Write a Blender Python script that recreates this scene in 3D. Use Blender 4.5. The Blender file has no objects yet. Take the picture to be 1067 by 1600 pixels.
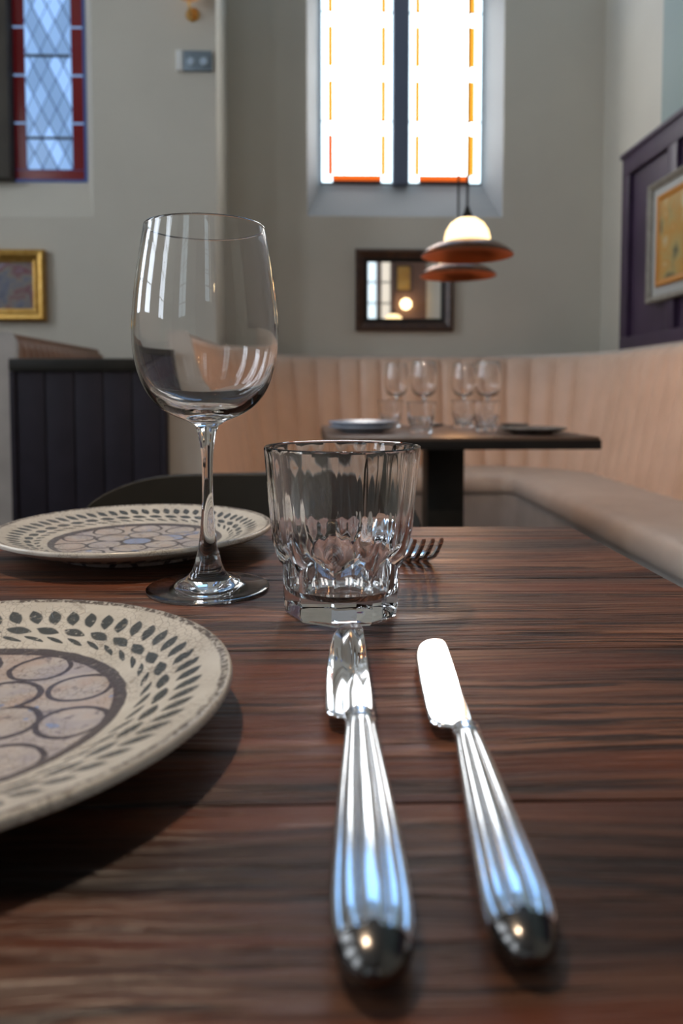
import bpy, bmesh, math, random
from mathutils import Vector, Matrix
random.seed(7)
PI = math.pi
S = bpy.context.scene
COL = S.collection

# ------------------------------------------------------------------ camera
cam_d = bpy.data.cameras.new('camera')
cam = bpy.data.objects.new('camera', cam_d)
COL.objects.link(cam)
S.camera = cam
cam_d.sensor_fit = 'VERTICAL'
cam_d.sensor_height = 36.0
cam_d.lens = 1150.0 / 1600.0 * 36.0
cam_d.shift_y = -128.0 / 1600.0
cam.location = (0, 0, 0.875)
cam.rotation_euler = (PI / 2 - math.atan(60 / 1150), 0, -math.atan(30.5 / 1150))
cam_d.clip_start = 0.01
cam_d.dof.use_dof = True
cam_d.dof.focus_distance = 0.425
cam_d.dof.aperture_fstop = 8.2

# ------------------------------------------------------------------ world, exposure
W = bpy.data.worlds.new('world')
S.world = W
W.use_nodes = True
W.node_tree.nodes['Background'].inputs[0].default_value = (0.45, 0.6, 0.85, 1)
W.node_tree.nodes['Background'].inputs[1].default_value = 1.0
S.view_settings.view_transform = 'Standard'
S.view_settings.look = 'None'
S.view_settings.exposure = 0.0
S.view_settings.gamma = 1.0
S.view_settings.use_curve_mapping = False
S.cycles.use_denoising = True
S.cycles.max_bounces = 16
S.cycles.transmission_bounces = 14
S.cycles.glossy_bounces = 8
S.cycles.diffuse_bounces = 5
S.cycles.sample_clamp_indirect = 6.0
S.cycles.blur_glossy = 0.3

# brightness of the places light comes from
WIN_FIELD = 6.5       # daylight behind the far window
WIN_SIDE = 8.8         # windows along the left wall
WIN_NEAR = 1.7         # windows behind the camera
DOME = 2.8             # pendant glass domes
TABLE_LAMP = 30.0      # lamp over the near table (watts)
FAR_LAMP = 5.0         # each pendant over the far table (watts)

# ------------------------------------------------------------------ helpers
def setin(n, k, v):
    n.inputs[k].default_value = v

def mat(name, color=(.5, .5, .5), rough=.5, metal=0., **kw):
    m = bpy.data.materials.new(name)
    m.use_nodes = True
    b = m.node_tree.nodes['Principled BSDF']
    setin(b, 'Base Color', (*color, 1)); setin(b, 'Roughness', rough); setin(b, 'Metallic', metal)
    for k, v in kw.items():
        k = k.replace('_', ' ')
        setin(b, k, (*v, 1) if isinstance(v, tuple) else v)
    return m

class X:
    """math-node expression"""
    def __init__(s, nt, sock): s.nt, s.s = nt, sock
    def _op(s, op, *args):
        n = s.nt.nodes.new('ShaderNodeMath'); n.operation = op
        for i, a in enumerate((s,) + args):
            if isinstance(a, X): s.nt.links.new(a.s, n.inputs[i])
            else: n.inputs[i].default_value = a
        return X(s.nt, n.outputs[0])
    def __add__(s, o): return s._op('ADD', o)
    def __sub__(s, o): return s._op('SUBTRACT', o)
    def __mul__(s, o): return s._op('MULTIPLY', o)
    def __truediv__(s, o): return s._op('DIVIDE', o)
    __radd__ = __add__; __rmul__ = __mul__
    def abs(s): return s._op('ABSOLUTE')
    def fract(s): return s._op('FRACT')
    def lt(s, o): return s._op('LESS_THAN', o)
    def gt(s, o): return s._op('GREATER_THAN', o)
    def max(s, o): return s._op('MAXIMUM', o)
    def min(s, o): return s._op('MINIMUM', o)
    def sqrt(s): return s._op('SQRT')
    def smooth(s, a, b):
        n = s.nt.nodes.new('ShaderNodeMapRange'); n.interpolation_type = 'SMOOTHSTEP'
        s.nt.links.new(s.s, n.inputs[0]); n.inputs[1].default_value = a; n.inputs[2].default_value = b
        return X(s.nt, n.outputs[0])

def tex(nt, kind, vec=None, out=0, **kw):
    n = nt.nodes.new(kind)
    for k, v in kw.items():
        if k in n.inputs.keys(): n.inputs[k].default_value = v
        else: setattr(n, k, v)
    if vec is not None: nt.links.new(vec, n.inputs['Vector'])
    return n.outputs[out]

def coords(nt, scale=(1, 1, 1), loc=(0, 0, 0), src='Object', rot=(0, 0, 0)):
    c = nt.nodes.new('ShaderNodeTexCoord'); mp = nt.nodes.new('ShaderNodeMapping')
    nt.links.new(c.outputs[src], mp.inputs[0])
    mp.inputs['Scale'].default_value = scale; mp.inputs['Location'].default_value = loc
    mp.inputs['Rotation'].default_value = rot
    return mp.outputs[0]

def ramp(nt, fac, stops):
    n = nt.nodes.new('ShaderNodeValToRGB')
    e = n.color_ramp.elements
    while len(e) < len(stops): e.new(.5)
    for i, (p, c) in enumerate(stops):
        e[i].position = p; e[i].color = (*c, 1)
    nt.links.new(fac, n.inputs[0])
    return n.outputs[0]

def mixc(nt, fac, a, b, mode='MIX'):
    n = nt.nodes.new('ShaderNodeMix'); n.data_type = 'RGBA'; n.blend_type = mode
    for sock, v in ((n.inputs['Factor'], fac), (n.inputs[6], a), (n.inputs[7], b)):
        if isinstance(v, X): v = v.s
        if isinstance(v, bpy.types.NodeSocket): nt.links.new(v, sock)
        elif isinstance(v, tuple): sock.default_value = (*v, 1)
        else: sock.default_value = v
    return n.outputs[2]

def bump(m, height, strength=.3, dist=.002):
    nt = m.node_tree
    n = nt.nodes.new('ShaderNodeBump')
    n.inputs['Strength'].default_value = strength; n.inputs['Distance'].default_value = dist
    if isinstance(height, X): height = height.s
    nt.links.new(height, n.inputs['Height'])
    nt.links.new(n.outputs[0], nt.nodes['Principled BSDF'].inputs['Normal'])

def link_in(m, key, sock):
    if isinstance(sock, X): sock = sock.s
    m.node_tree.links.new(sock, m.node_tree.nodes['Principled BSDF'].inputs[key])

def mottled(name, c1, c2, rough, scale=8., bstr=.15, bscale=60., bdist=.002, metal=0., **kw):
    m = mat(name, c1, rough, metal, **kw); nt = m.node_tree
    v = coords(nt)
    link_in(m, 'Base Color', ramp(nt, tex(nt, 'ShaderNodeTexNoise', v, Scale=scale, Detail=5.), [(.35, c1), (.65, c2)]))
    bump(m, tex(nt, 'ShaderNodeTexNoise', v, Scale=bscale, Detail=4.), bstr, bdist)
    return m

def tag(o, label=None, cat=None, group=None, kind=None):
    for k, v in (('label', label), ('category', cat), ('group', group), ('kind', kind)):
        if v: o[k] = v
    return o

def empty(name, loc=(0, 0, 0), rz=0., label=None, cat=None, group=None, kind=None):
    o = bpy.data.objects.new(name, None); COL.objects.link(o)
    o.location = loc; o.rotation_euler = (0, 0, rz); o.empty_display_size = .05
    return tag(o, label, cat, group, kind)

def finish(name, me, material, parent=None, smooth=True, angle=35., loc=None, rot=None):
    me.validate(); me.update()
    if smooth:
        me.shade_smooth(); me.set_sharp_from_angle(angle=math.radians(angle))
    if material: me.materials.append(material)
    o = bpy.data.objects.new(name, me); COL.objects.link(o)
    if parent: o.parent = parent
    if loc: o.location = loc
    if rot: o.rotation_euler = rot
    return o

def pydata(name, v, f, material, parent=None, recalc=True, **kw):
    me = bpy.data.meshes.new(name); me.from_pydata(v, [], f)
    if recalc:
        bm = bmesh.new(); bm.from_mesh(me); bmesh.ops.recalc_face_normals(bm, faces=bm.faces); bm.to_mesh(me); bm.free()
    return finish(name, me, material, parent, **kw)

def bm_box(bm, x0, x1, y0, y1, z0, z1):
    vs = [bm.verts.new(p) for p in ((x0, y0, z0), (x1, y0, z0), (x1, y1, z0), (x0, y1, z0), (x0, y0, z1), (x1, y0, z1), (x1, y1, z1), (x0, y1, z1))]
    for f in ((3, 2, 1, 0), (4, 5, 6, 7), (0, 1, 5, 4), (1, 2, 6, 5), (2, 3, 7, 6), (3, 0, 4, 7)):
        bm.faces.new([vs[i] for i in f])

def boxes(name, lst, material, parent=None, bev=0., seg=2, **kw):
    bm = bmesh.new()
    for b in lst: bm_box(bm, *b)
    if bev: bmesh.ops.bevel(bm, geom=list(bm.edges), offset=bev, segments=seg, affect='EDGES', profile=.6)
    me = bpy.data.meshes.new(name); bm.to_mesh(me); bm.free()
    return finish(name, me, material, parent, smooth=bool(bev), **kw)

def box(name, b, material, parent=None, bev=0., **kw):
    return boxes(name, [b], material, parent, bev, **kw)

def lathe(name, prof, n, material, parent=None, closed=False, rfun=None, zfun=None, **kw):
    """prof: list of (r,z); r==0 collapses to a pole. closed: last ring joins the first"""
    v, f, rings = [], [], []
    for i, (r, z) in enumerate(prof):
        if r < 1e-7:
            rings.append([len(v)]); v.append((0, 0, z))
        else:
            ring = []
            for k in range(n):
                t = 2 * PI * k / n
                rr = rfun(i, r, z, t) if rfun else r
                zz = zfun(i, r, z, t) if zfun else z
                ring.append(len(v)); v.append((rr * math.cos(t), rr * math.sin(t), zz))
            rings.append(ring)
    pairs = list(zip(rings, rings[1:])) + ([(rings[-1], rings[0])] if closed else [])
    for a, b in pairs:
        for k in range(n):
            k2 = (k + 1) % n
            if len(a) == 1 and len(b) == 1: continue
            if len(a) == 1: f.append((a[0], b[k2], b[k]))
            elif len(b) == 1: f.append((a[k], a[k2], b[0]))
            else: f.append((a[k], a[k2], b[k2], b[k]))
    return pydata(name, v, f, material, parent, recalc=kw.pop('recalc', False), **kw)

def sweep_tube(name, pts, rad, material, parent=None, n=10, caps=True, **kw):
    v, f = [], []
    P = [Vector(p) for p in pts]
    for i, p in enumerate(P):
        t = (P[min(i + 1, len(P) - 1)] - P[max(i - 1, 0)]).normalized()
        a = t.cross(Vector((0, 0, 1)))
        if a.length < .01: a = t.cross(Vector((1, 0, 0)))
        a.normalize(); b = a.cross(t)
        r = rad(i) if callable(rad) else rad
        for k in range(n):
            w = 2 * PI * k / n
            v.append(p + a * (r * math.cos(w)) + b * (r * math.sin(w)))
    for i in range(len(P) - 1):
        for k in range(n):
            k2 = (k + 1) % n
            f.append((i * n + k, i * n + k2, (i + 1) * n + k2, (i + 1) * n + k))
    if caps:
        f.append(tuple(range(n))[::-1]); f.append(tuple((len(P) - 1) * n + k for k in range(n)))
    return pydata(name, [tuple(q) for q in v], f, material, parent, **kw)

def catmull(pts, sub=8):
    out = []
    P = [tuple(p) for p in pts]
    for i in range(len(P) - 1):
        p0, p1, p2, p3 = P[max(i - 1, 0)], P[i], P[i + 1], P[min(i + 2, len(P) - 1)]
        for s in range(sub):
            t = s / sub
            out.append(tuple(.5 * ((2 * b) + (-a + c) * t + (2 * a - 5 * b + 4 * c - d) * t * t + (-a + 3 * b - 3 * c + d) * t ** 3)
                             for a, b, c, d in zip(p0, p1, p2, p3)))
    out.append(P[-1])
    return out

def copy_tree(o, loc, rz=None, label=None, name=None, parent=None):
    c = o.copy(); COL.objects.link(c); c.parent = parent
    if loc is not None: c.location = loc
    if rz is not None: c.rotation_euler[2] = rz
    if label: c['label'] = label
    for ch in o.children:
        copy_tree(ch, None, parent=c)
    return c

# ------------------------------------------------------------------ materials
def wall_paint(name, c):
    c2 = tuple(x * .93 for x in c)
    return mottled(name, c, c2, .75, 1.6, .25, 35., .004)
M_wall = wall_paint('plaster_paint', (.60, .56, .475))
M_reveal = wall_paint('reveal_dim_light_tone', (.41, .425, .44))  # cool dim light on the reveals is mixed into this colour
M_mull = wall_paint('backlit_mullion_tone', (.13, .16, .23))  # backlit dimness of the mullion put into its dark blue-grey
M_teal = wall_paint('grey_green_recess_tone', (.30, .36, .34))
M_nearwall = wall_paint('red_brown_paint', (.23, .13, .10))
M_ceil = wall_paint('ceiling_paint', (.55, .54, .52))
M_floor = mottled('dark_floor', (.05, .035, .028), (.08, .055, .04), .45, 3.)
M_lead = mat('window_lead', (.03, .03, .035), .6)
M_black = mottled('black_paint', (.010, .009, .009), (.014, .013, .012), .5, 20., .05, Specular_IOR_Level=.25)
M_blackwood = mottled('black_lacquer', (.010, .010, .008), (.016, .015, .012), .5, 14., .05, Specular_IOR_Level=.25)
M_navy = mottled('navy_paint', (.016, .014, .022), (.021, .018, .028), .55, 12., .1, Specular_IOR_Level=.2)
M_purple = mottled('aubergine_paint', (.040, .022, .050), (.055, .030, .066), .42, 6., .1)
M_steel = mat('polished_silver', (.86, .86, .87), .06, 1.)
M_capsilver = mat('dark_reflection_silver', (.11, .105, .10), .2, 1.)  # dark reflections on the end caps put into the metal colour
M_silver = mat('brushed_silver', (.84, .86, .89), .10, 1.)
M_brass = mat('brass', (.65, .42, .15), .3, 1.)
M_goldframe = mottled('gilt_wood', (.50, .27, .055), (.62, .37, .10), .32, 30., .2, 90., metal=.75)
M_darkframe = mottled('dark_wood_frame', (.045, .020, .012), (.075, .034, .018), .32, 25., .2)
M_greyframe = mottled('grey_wood_frame', (.20, .18, .15), (.26, .24, .20), .5, 25.)
M_mirror = mat('mirror_glass', (.82, .80, .78), .02, 1.)
M_glass = mat('clear_glass', (1, 1, 1), 0., 0., IOR=1.5, Transmission_Weight=1.0)
M_whiteplastic = mat('white_plastic', (.75, .75, .72), .35)
M_socketmetal = mat('brushed_grey_metal', (.22, .27, .31), .4, .7)
M_darkdish = mat('dark_stoneware', (.03, .03, .035), .3)
M_paledish = mottled('blue_reflection_glaze', (.45, .52, .62), (.36, .44, .58), .15, 20.)  # bluish reflections on the stacked plates put into the base colour

def leather(name, c1, c2):
    m = mottled(name, c1, c2, .48, 9., .12, 240., .001)
    return m
M_tan = leather('tan_leather', (.59, .43, .325), (.64, .47, .36))
M_brown = leather('brown_leather', (.23, .115, .068), (.27, .14, .085))
M_cream = leather('cream_upholstery', (.50, .46, .41), (.55, .51, .46))
M_grey_uph = leather('grey_upholstery', (.36, .34, .32), (.42, .40, .38))

def emis(name, c, s, rough=.15):
    return mat(name, tuple(min(1, x * .3) for x in c), rough, Emission_Color=c, Emission_Strength=s)

def wood_material(name='brushed_oak', dk=1.):
    m = mat(name, (.1, .05, .03), .42); nt = m.node_tree
    oi = nt.nodes.new('ShaderNodeObjectInfo')
    rnd = X(nt, oi.outputs['Random'])
    tc = nt.nodes.new('ShaderNodeTexCoord')
    sep = nt.nodes.new('ShaderNodeSeparateXYZ'); nt.links.new(tc.outputs['Object'], sep.inputs[0])
    x, y, z = (X(nt, sep.outputs[i]) for i in range(3))
    wob = X(nt, tex(nt, 'ShaderNodeTexNoise', coords(nt, (3.2, 9, 3)), Scale=1., Detail=2.)) - .5
    wob2 = X(nt, tex(nt, 'ShaderNodeTexNoise', coords(nt, (11, 38, 3)), Scale=1., Detail=2.)) - .5
    yy = y + wob * .03 + wob2 * .006
    def vec(sx, sy, off):
        n = nt.nodes.new('ShaderNodeCombineXYZ')
        nt.links.new((x * sx + rnd * 37.).s, n.inputs[0]); nt.links.new((yy * sy + off).s, n.inputs[1])
        nt.links.new((rnd * 11. + z * 8.).s, n.inputs[2])
        return n.outputs[0]
    fine = X(nt, tex(nt, 'ShaderNodeTexNoise', vec(9., 200., 0.), Scale=1., Detail=5., Roughness=.6))
    mid = X(nt, tex(nt, 'ShaderNodeTexNoise', vec(3.5, 80., 5.), Scale=1., Detail=4., Roughness=.6))
    broad = X(nt, tex(nt, 'ShaderNodeTexNoise', vec(1.2, 24., 9.), Scale=1., Detail=3.))
    red = X(nt, tex(nt, 'ShaderNodeTexNoise', vec(2.2, 34., 21.), Scale=1., Detail=3.))
    g = fine * .30 + mid * .36 + broad * .34
    c = ramp(nt, g.s, [(.40, (.009, .005, .004)), (.465, (.052 * dk, .022 * dk, .013 * dk)), (.53, (.115 * dk, .047 * dk, .026 * dk)), (.61, (.205 * dk, .092 * dk, .052 * dk))])
    pore = X(nt, tex(nt, 'ShaderNodeTexNoise', vec(9., 240., 3.), Scale=1., Detail=3., Roughness=.55)).smooth(.535, .60)
    c = mixc(nt, pore * .85, c, (.010, .006, .005))
    c = mixc(nt, red.smooth(.47, .66) * .6, c, (.165, .045, .018))
    link_in(m, 'Base Color', c)
    grain = fine.smooth(.36, .60) * .5 + mid.smooth(.38, .58) * .8 - pore * .8
    bump(m, grain, .7, .0012)
    link_in(m, 'Roughness', (g * -.5 + .66))
    setin(nt.nodes['Principled BSDF'], 'Specular IOR Level', .36)
    return m
M_wood = wood_material()
M_wood_dark = wood_material('dark_low_sheen_oak', .46)  # darker tone, partly its stain, partly weaker window sheen put into colour

def plain_wood(name, c1, c2):
    m = mat(name, c1, .35); nt = m.node_tree
    link_in(m, 'Base Color', ramp(nt, tex(nt, 'ShaderNodeTexNoise', coords(nt, (3, 60, 3)), Scale=1., Detail=4.), [(.35, c1), (.65, c2)]))
    return m
M_farwood = plain_wood('dark_table_wood', (.075, .042, .026), (.12, .068, .042))

def plate_material(R):
    m = mat('painted_stoneware', (.6, .56, .48), .32); nt = m.node_tree
    tc = nt.nodes.new('ShaderNodeTexCoord')
    sep = nt.nodes.new('ShaderNodeSeparateXYZ'); nt.links.new(tc.outputs['Object'], sep.inputs[0])
    wob = X(nt, tex(nt, 'ShaderNodeTexNoise', coords(nt), Scale=120., Detail=3.)) - .5
    wobb = X(nt, tex(nt, 'ShaderNodeTexNoise', coords(nt, loc=(3, 1, 2)), Scale=45., Detail=2.)) - .5
    x = X(nt, sep.outputs[0]) / R + wob * .016
    y = X(nt, sep.outputs[1]) / R + wobb * .02
    r = (x * x + y * y).sqrt()
    th = y._op('ARCTAN2', x)
    def leaves(N, r0, L, Wd, tilt, ph=0.):
        a = (th * (N / (2 * PI)) + ph).fract() - .5
        u = a * (2 * PI / N) * r
        v = r - r0
        ct, st = math.cos(tilt), math.sin(tilt)
        p = u * ct + v * st; q = v * ct - u * st
        e = (p / L)
        return (q.abs() / Wd + e * e).smooth(1.15, .8)
    outer = leaves(60, .845, .058, .028, math.radians(58))
    middle = leaves(36, .752, .062, .025, math.radians(12), .3)
    inner = leaves(44, .692, .060, .011, math.radians(20), .6)
    wear = X(nt, tex(nt, 'ShaderNodeTexNoise', coords(nt), Scale=420., Detail=3.)).smooth(.24, .40)
    lv = outer.max(middle).max(inner) * wear
    def ring(c, w, rr=None): return ((rr if rr is not None else r) - c).abs().smooth(w * 1.15, w * .85)
    band = ring(.60, .024)
    def circles(N, rc, rad, w, ph=0.):
        a = ((th * (N / (2 * PI)) + ph).fract() - .5) * (2 * PI / N)
        cx = r * a._op('COSINE') - rc; cy = r * a._op('SINE')
        d = (cx * cx + cy * cy).sqrt()
        return (d - rad).abs().smooth(w * 1.2, w * .8), d.lt(rad)
    c1, in1 = circles(10, .475, .115, .010, .2)
    c2, in2 = circles(6, .235, .125, .012, .0)
    c3 = ring(.115, .013)
    inside = r.lt(.59)
    lines = (band.max(c1.max(c2).max(c3) * inside)) * (wear * .35 + .65)
    blot = X(nt, tex(nt, 'ShaderNodeTexNoise', coords(nt, loc=(7, 2, 0)), Scale=150., Detail=4., Roughness=.65))
    hue = tex(nt, 'ShaderNodeTexNoise', coords(nt, loc=(1, 9, 0)), Scale=60., Detail=2.)
    cream = ramp(nt, hue, [(.35, (.44, .42, .37)), (.65, (.52, .50, .445))])
    medal = ramp(nt, hue, [(.34, (.33, .31, .33)), (.5, (.42, .39, .37)), (.66, (.40, .33, .29))])
    medal = mixc(nt, blot.smooth(.56, .68) * .75, medal, (.10, .085, .11))
    blue = r.lt(.10).max(X(nt, tex(nt, 'ShaderNodeTexNoise', coords(nt, loc=(4, 4, 4)), Scale=70., Detail=1.)).gt(.70) * inside)
    medal = mixc(nt, blue * .75, medal, (.16, .26, .50))
    c = mixc(nt, inside, cream, medal)
    crack = X(nt, tex(nt, 'ShaderNodeTexVoronoi', coords(nt), feature='DISTANCE_TO_EDGE', Scale=330.))
    crk = crack.smooth(.085, .02) * X(nt, tex(nt, 'ShaderNodeTexNoise', coords(nt, loc=(2, 2, 2)), Scale=40., Detail=2.)).smooth(.42, .6)
    c = mixc(nt, crk * .55, c, (.16, .13, .10))
    c = mixc(nt, lines * .93, c, (.035, .026, .034))
    c = mixc(nt, lv * .95, c, (.018, .026, .030))
    lipn = X(nt, tex(nt, 'ShaderNodeTexNoise', coords(nt), Scale=520., Detail=2.)).smooth(.40, .55)
    lip = r.smooth(.955, .965) * r.smooth(.990, .984) * (lipn * .8 + .15) * X(nt, sep.outputs[2]).smooth(.0190, .0197)
    c = mixc(nt, lip, c, (.055, .040, .032))
    link_in(m, 'Base Color', c)
    rings = (r * 160.)._op('SINE') * .15
    bump(m, (crk * -1.) + rings + blot * .5, .35, .0005)
    setin(nt.nodes['Principled BSDF'], 'Coat Weight', .35); setin(nt.nodes['Principled BSDF'], 'Coat Roughness', .18)
    return m
M_plate = plate_material(.106)

def painting_material(name, cols, scale, seed):
    m = mat(name, (.2, .2, .2), .3); nt = m.node_tree
    v = coords(nt, (1, 1, 1), (seed, seed * 2, 0))
    n1 = tex(nt, 'ShaderNodeTexNoise', v, Scale=scale, Detail=3., Distortion=.6)
    n = len(cols)
    link_in(m, 'Base Color', ramp(nt, n1, [(.3 + .4 * i / (n - 1), c) for i, c in enumerate(cols)]))
    return m

# ------------------------------------------------------------------ the room
YF, YL, XR, XL, YN, ZC = 4.35, 3.87, 1.65, -3.4, -3.0, 4.7
XP = -.539          # right-hand corner of the projecting wall on the left
def cells(us, vs, hole):
    for a, b in zip(us, us[1:]):
        for c, d in zip(vs, vs[1:]):
            if not any(h[0] <= (a + b) / 2 <= h[1] and h[2] <= (c + d) / 2 <= h[3] for h in hole):
                yield a, b, c, d
def wall(name, plane, pos, thick, u0, u1, v0, v1, holes, material):
    us = sorted({u0, u1, *[h[0] for h in holes], *[h[1] for h in holes]})
    vs = sorted({v0, v1, *[h[2] for h in holes], *[h[3] for h in holes]})
    l = []
    for a, b, c, d in cells(us, vs, holes):
        l.append((a, b, pos, pos + thick, c, d) if plane == 'y' else (pos, pos + thick, a, b, c, d))
    o = boxes(name, l, material)
    return tag(o, kind='structure')
tag(box('floor', (XL - .3, XR + .3, YN - .3, YF + .3, -.1, 0), M_floor), kind='structure')
tag(box('ceiling', (XL - .3, XR + .3, YN - .3, YF + .3, ZC, ZC + .1), M_ceil), kind='structure')
C_HOLE = (-.084, 1.060, 1.897, 3.26)
U_HOLE = (-.50, 1.58, 3.34, 4.62)  # opening for the added high window, out of view
L_HOLE = (-2.35, -1.170, 1.770, 4.42)
wall('wall_far', 'y', YF, .3, XP, XR + .3, 0, ZC, [C_HOLE, U_HOLE], M_wall)
wall('wall_far_left', 'y', YL, .78, XL - .3, XP, 0, ZC, [L_HOLE], M_wall)
wall('wall_right', 'x', XR, .3, YN - .3, YF, 0, ZC, [], M_wall)
S_HOLES = [(-1.6, -.9, 1.5, 4.2), (.3, 1.0, 1.5, 4.2), (1.9, 2.6, 1.5, 4.2)]
wall('wall_left', 'x', XL - .3, .3, YN - .3, YL, 0, ZC, S_HOLES, M_wall)
N_HOLES = [(.42, .88, 1.95, 3.6), (.93, 1.10, 1.95, 3.6), (-2.4, -1.5, 1.6, 4.0)]
wall('wall_near', 'y', YN - .3, .3, XL, XR, 0, ZC, N_HOLES, M_nearwall)

def reveal(name, parent, o, i, y0, y1, material):
    """splayed lining from opening o (x0,x1,z0,z1) at y0 to i at y1"""
    a = [(o[0], y0, o[2]), (o[1], y0, o[2]), (o[1], y0, o[3]), (o[0], y0, o[3])]
    b = [(i[0], y1, i[2]), (i[1], y1, i[2]), (i[1], y1, i[3]), (i[0], y1, i[3])]
    for nm, ks in (('sill', (0, 1)), ('jamb', (1, 2)), ('jamb', (3, 0)), ('head', (2, 3))):
        k, l = ks
        d = .06
        off = {(0, 1): (0, 0, -d), (1, 2): (d, 0, 0), (3, 0): (-d, 0, 0), (2, 3): (0, 0, d)}[ks]
        q = [a[k], a[l], b[l], b[k]]
        q = [(x, y + (.003 if y == y0 else 0), z) for x, y, z in q]
        q2 = [tuple(x + e * (.12 if p[1] < y0 + .01 else 1) for x, e in zip(p, off)) for p in q]
        q2 = [(x, y + (.02 if y < y0 + .01 else 0), z) for x, y, z in q2]
        pydata(nm, q + q2, [(0, 1, 2, 3), (7, 6, 5, 4), (0, 4, 5, 1), (1, 5, 6, 2), (2, 6, 7, 3), (3, 7, 4, 0)], material, parent, smooth=False)

# far window: two tall leaded lights
E_white = emis('white_daylit_glass', (1.0, .985, .96), WIN_FIELD)
E_yellow = emis('amber_daylit_glass', (1.0, .42, .02), 1.15)
E_red = emis('orange_red_daylit_glass', (1.0, .16, .015), .95)
E_edge = emis('cool_white_daylit_glass', (.72, .90, 1.0), 3.2)
E_darkred = emis('ruby_dim_glass', (.42, .025, .03), .07)
E_dimblue = [emis('blue_quarry_glass', (.34, .58, 1.0), s) for s in (.5, .7, .95)]
w1 = empty('window_1', (0, YF, 0), kind='structure', label='bright two-light leaded window with amber border glass')
YG = .15
G0, G1, G2, G3, GZ, GT = .001, .4224, .5230, .9577, 2.135, 3.23
reveal('reveal', w1, (C_HOLE[0], C_HOLE[1], C_HOLE[2], C_HOLE[3]), (G0 - .012, G3 + .012, GZ - .01, GT), 0, YG + .02, M_reveal)
box('mullion', (G1, G2, YG - .05, YG + .1, GZ - .02, GT), M_mull, w1, bev=.012)
_panes = {}
def pane(parent, x0, x1, y, z0, z1, m, t=.005):
    """one flat piece of glass; alike pieces share mesh data"""
    key = (round(x1 - x0, 4), round(z1 - z0, 4), m.name)
    if key not in _panes:
        w, h = (x1 - x0) / 2, (z1 - z0) / 2
        o = box('pane', (-w, w, 0, t, -h, h), m, parent); _panes[key] = o.data
    else:
        o = bpy.data.objects.new('pane', _panes[key]); COL.objects.link(o); o.parent = parent
    o.location = ((x0 + x1) / 2, y, (z0 + z1) / 2)
    return o
U = .318
for (a, b) in ((G0, G1), (G2, G3)):
    box('lead_backing', (a - .01, b + .01, YG + .012, YG + .03, GZ - .01, GT), M_lead, w1)
    e, cw = .040, .026      # outer white strip, coloured border
    n = 4
    for k in range(n):
        z0 = GZ + .045 + k * U; z1 = min(z0 + U, GT)
        fm = E_white
        em = E_edge
        g = .003
        zt = z0 + .235
        for s in (0, 1):
            xo0, xo1 = (a, a + e - g) if s == 0 else (b - e + g, b)
            xc0, xc1 = (a + e, a + e + cw) if s == 0 else (b - e - cw, b - e)
            pane(w1, xo0, xo1, YG, z0, z1 - g, em)
            pane(w1, xc0, xc1, YG, z0, min(zt, GT), (E_red if (k == 0 and s == 0 and a == G0) else E_yellow))
            if zt + g < z1: pane(w1, xc0, xc1, YG, zt + g, z1 - g, fm)
        pane(w1, a + e + cw + g, b - e - cw - g, YG, z0, z1 - g, fm)
    pane(w1, a + e + cw, b - e - cw, YG, GZ + .012, GZ + .042, E_red)
    pane(w1, a, a + e + cw - .003, YG, GZ, GZ + .042, E_edge); pane(w1, b - e - cw + .003, b, YG, GZ, GZ + .042, E_edge)
    for k in range(1, 4):
        if k in (1, 3, 5): box('saddle_bar', (a, b, YG - .006, YG - .001, GZ + .04 + k * U - .003, GZ + .04 + k * U + .003), E_edge if False else M_lead, w1)

GT = 4.36
# left window: blue diamond quarries in a ruby border
w2 = empty('window_2', (0, YL, 0), kind='structure', label='dim blue diamond-leaded window with ruby red border')
LX0, LX1, LZ = -1.6034, -1.2471, 1.990
reveal('reveal', w2, L_HOLE, (LX0 - .55, LX1 + .012, LZ - .01, GT), 0, .12, M_wall)
M_dkmull = mottled('dark_oak_mullion', (.045, .036, .026), (.06, .05, .036), .6, 10.)
box('mullion', (LX0 - .30, LX0 - .004, .04, .2, LZ - .01, GT), M_dkmull, w2, bev=.01)
box('lead_backing', (LX0 - .01, LX1 + .01, .112, .13, LZ - .01, GT), mat('glowing_blue_lead', (.02, .03, .06), .6, Emission_Color=(.05, .10, .28), Emission_Strength=.5), w2)  # faint blue glow of the lit panes put into the backing
bw = .056
k = 0
while LZ + .05 + k * .245 < GT:
    z0 = LZ + .05 + k * .245
    for x0 in (LX0, LX1 - bw):
        pane(w2, x0, x0 + bw, .1, z0, min(z0 + .232, GT), E_darkred)
        if z0 + .245 < GT: pane(w2, x0, x0 + bw, .1, z0 + .234, z0 + .243, E_dimblue[0])
    k += 1
pane(w2, LX0, LX1, .1, LZ, LZ + .046, E_darkred)
fx0, fx1 = LX0 + bw + .004, LX1 - bw - .004
dw, dh = (fx1 - fx0) / 3, .150
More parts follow.
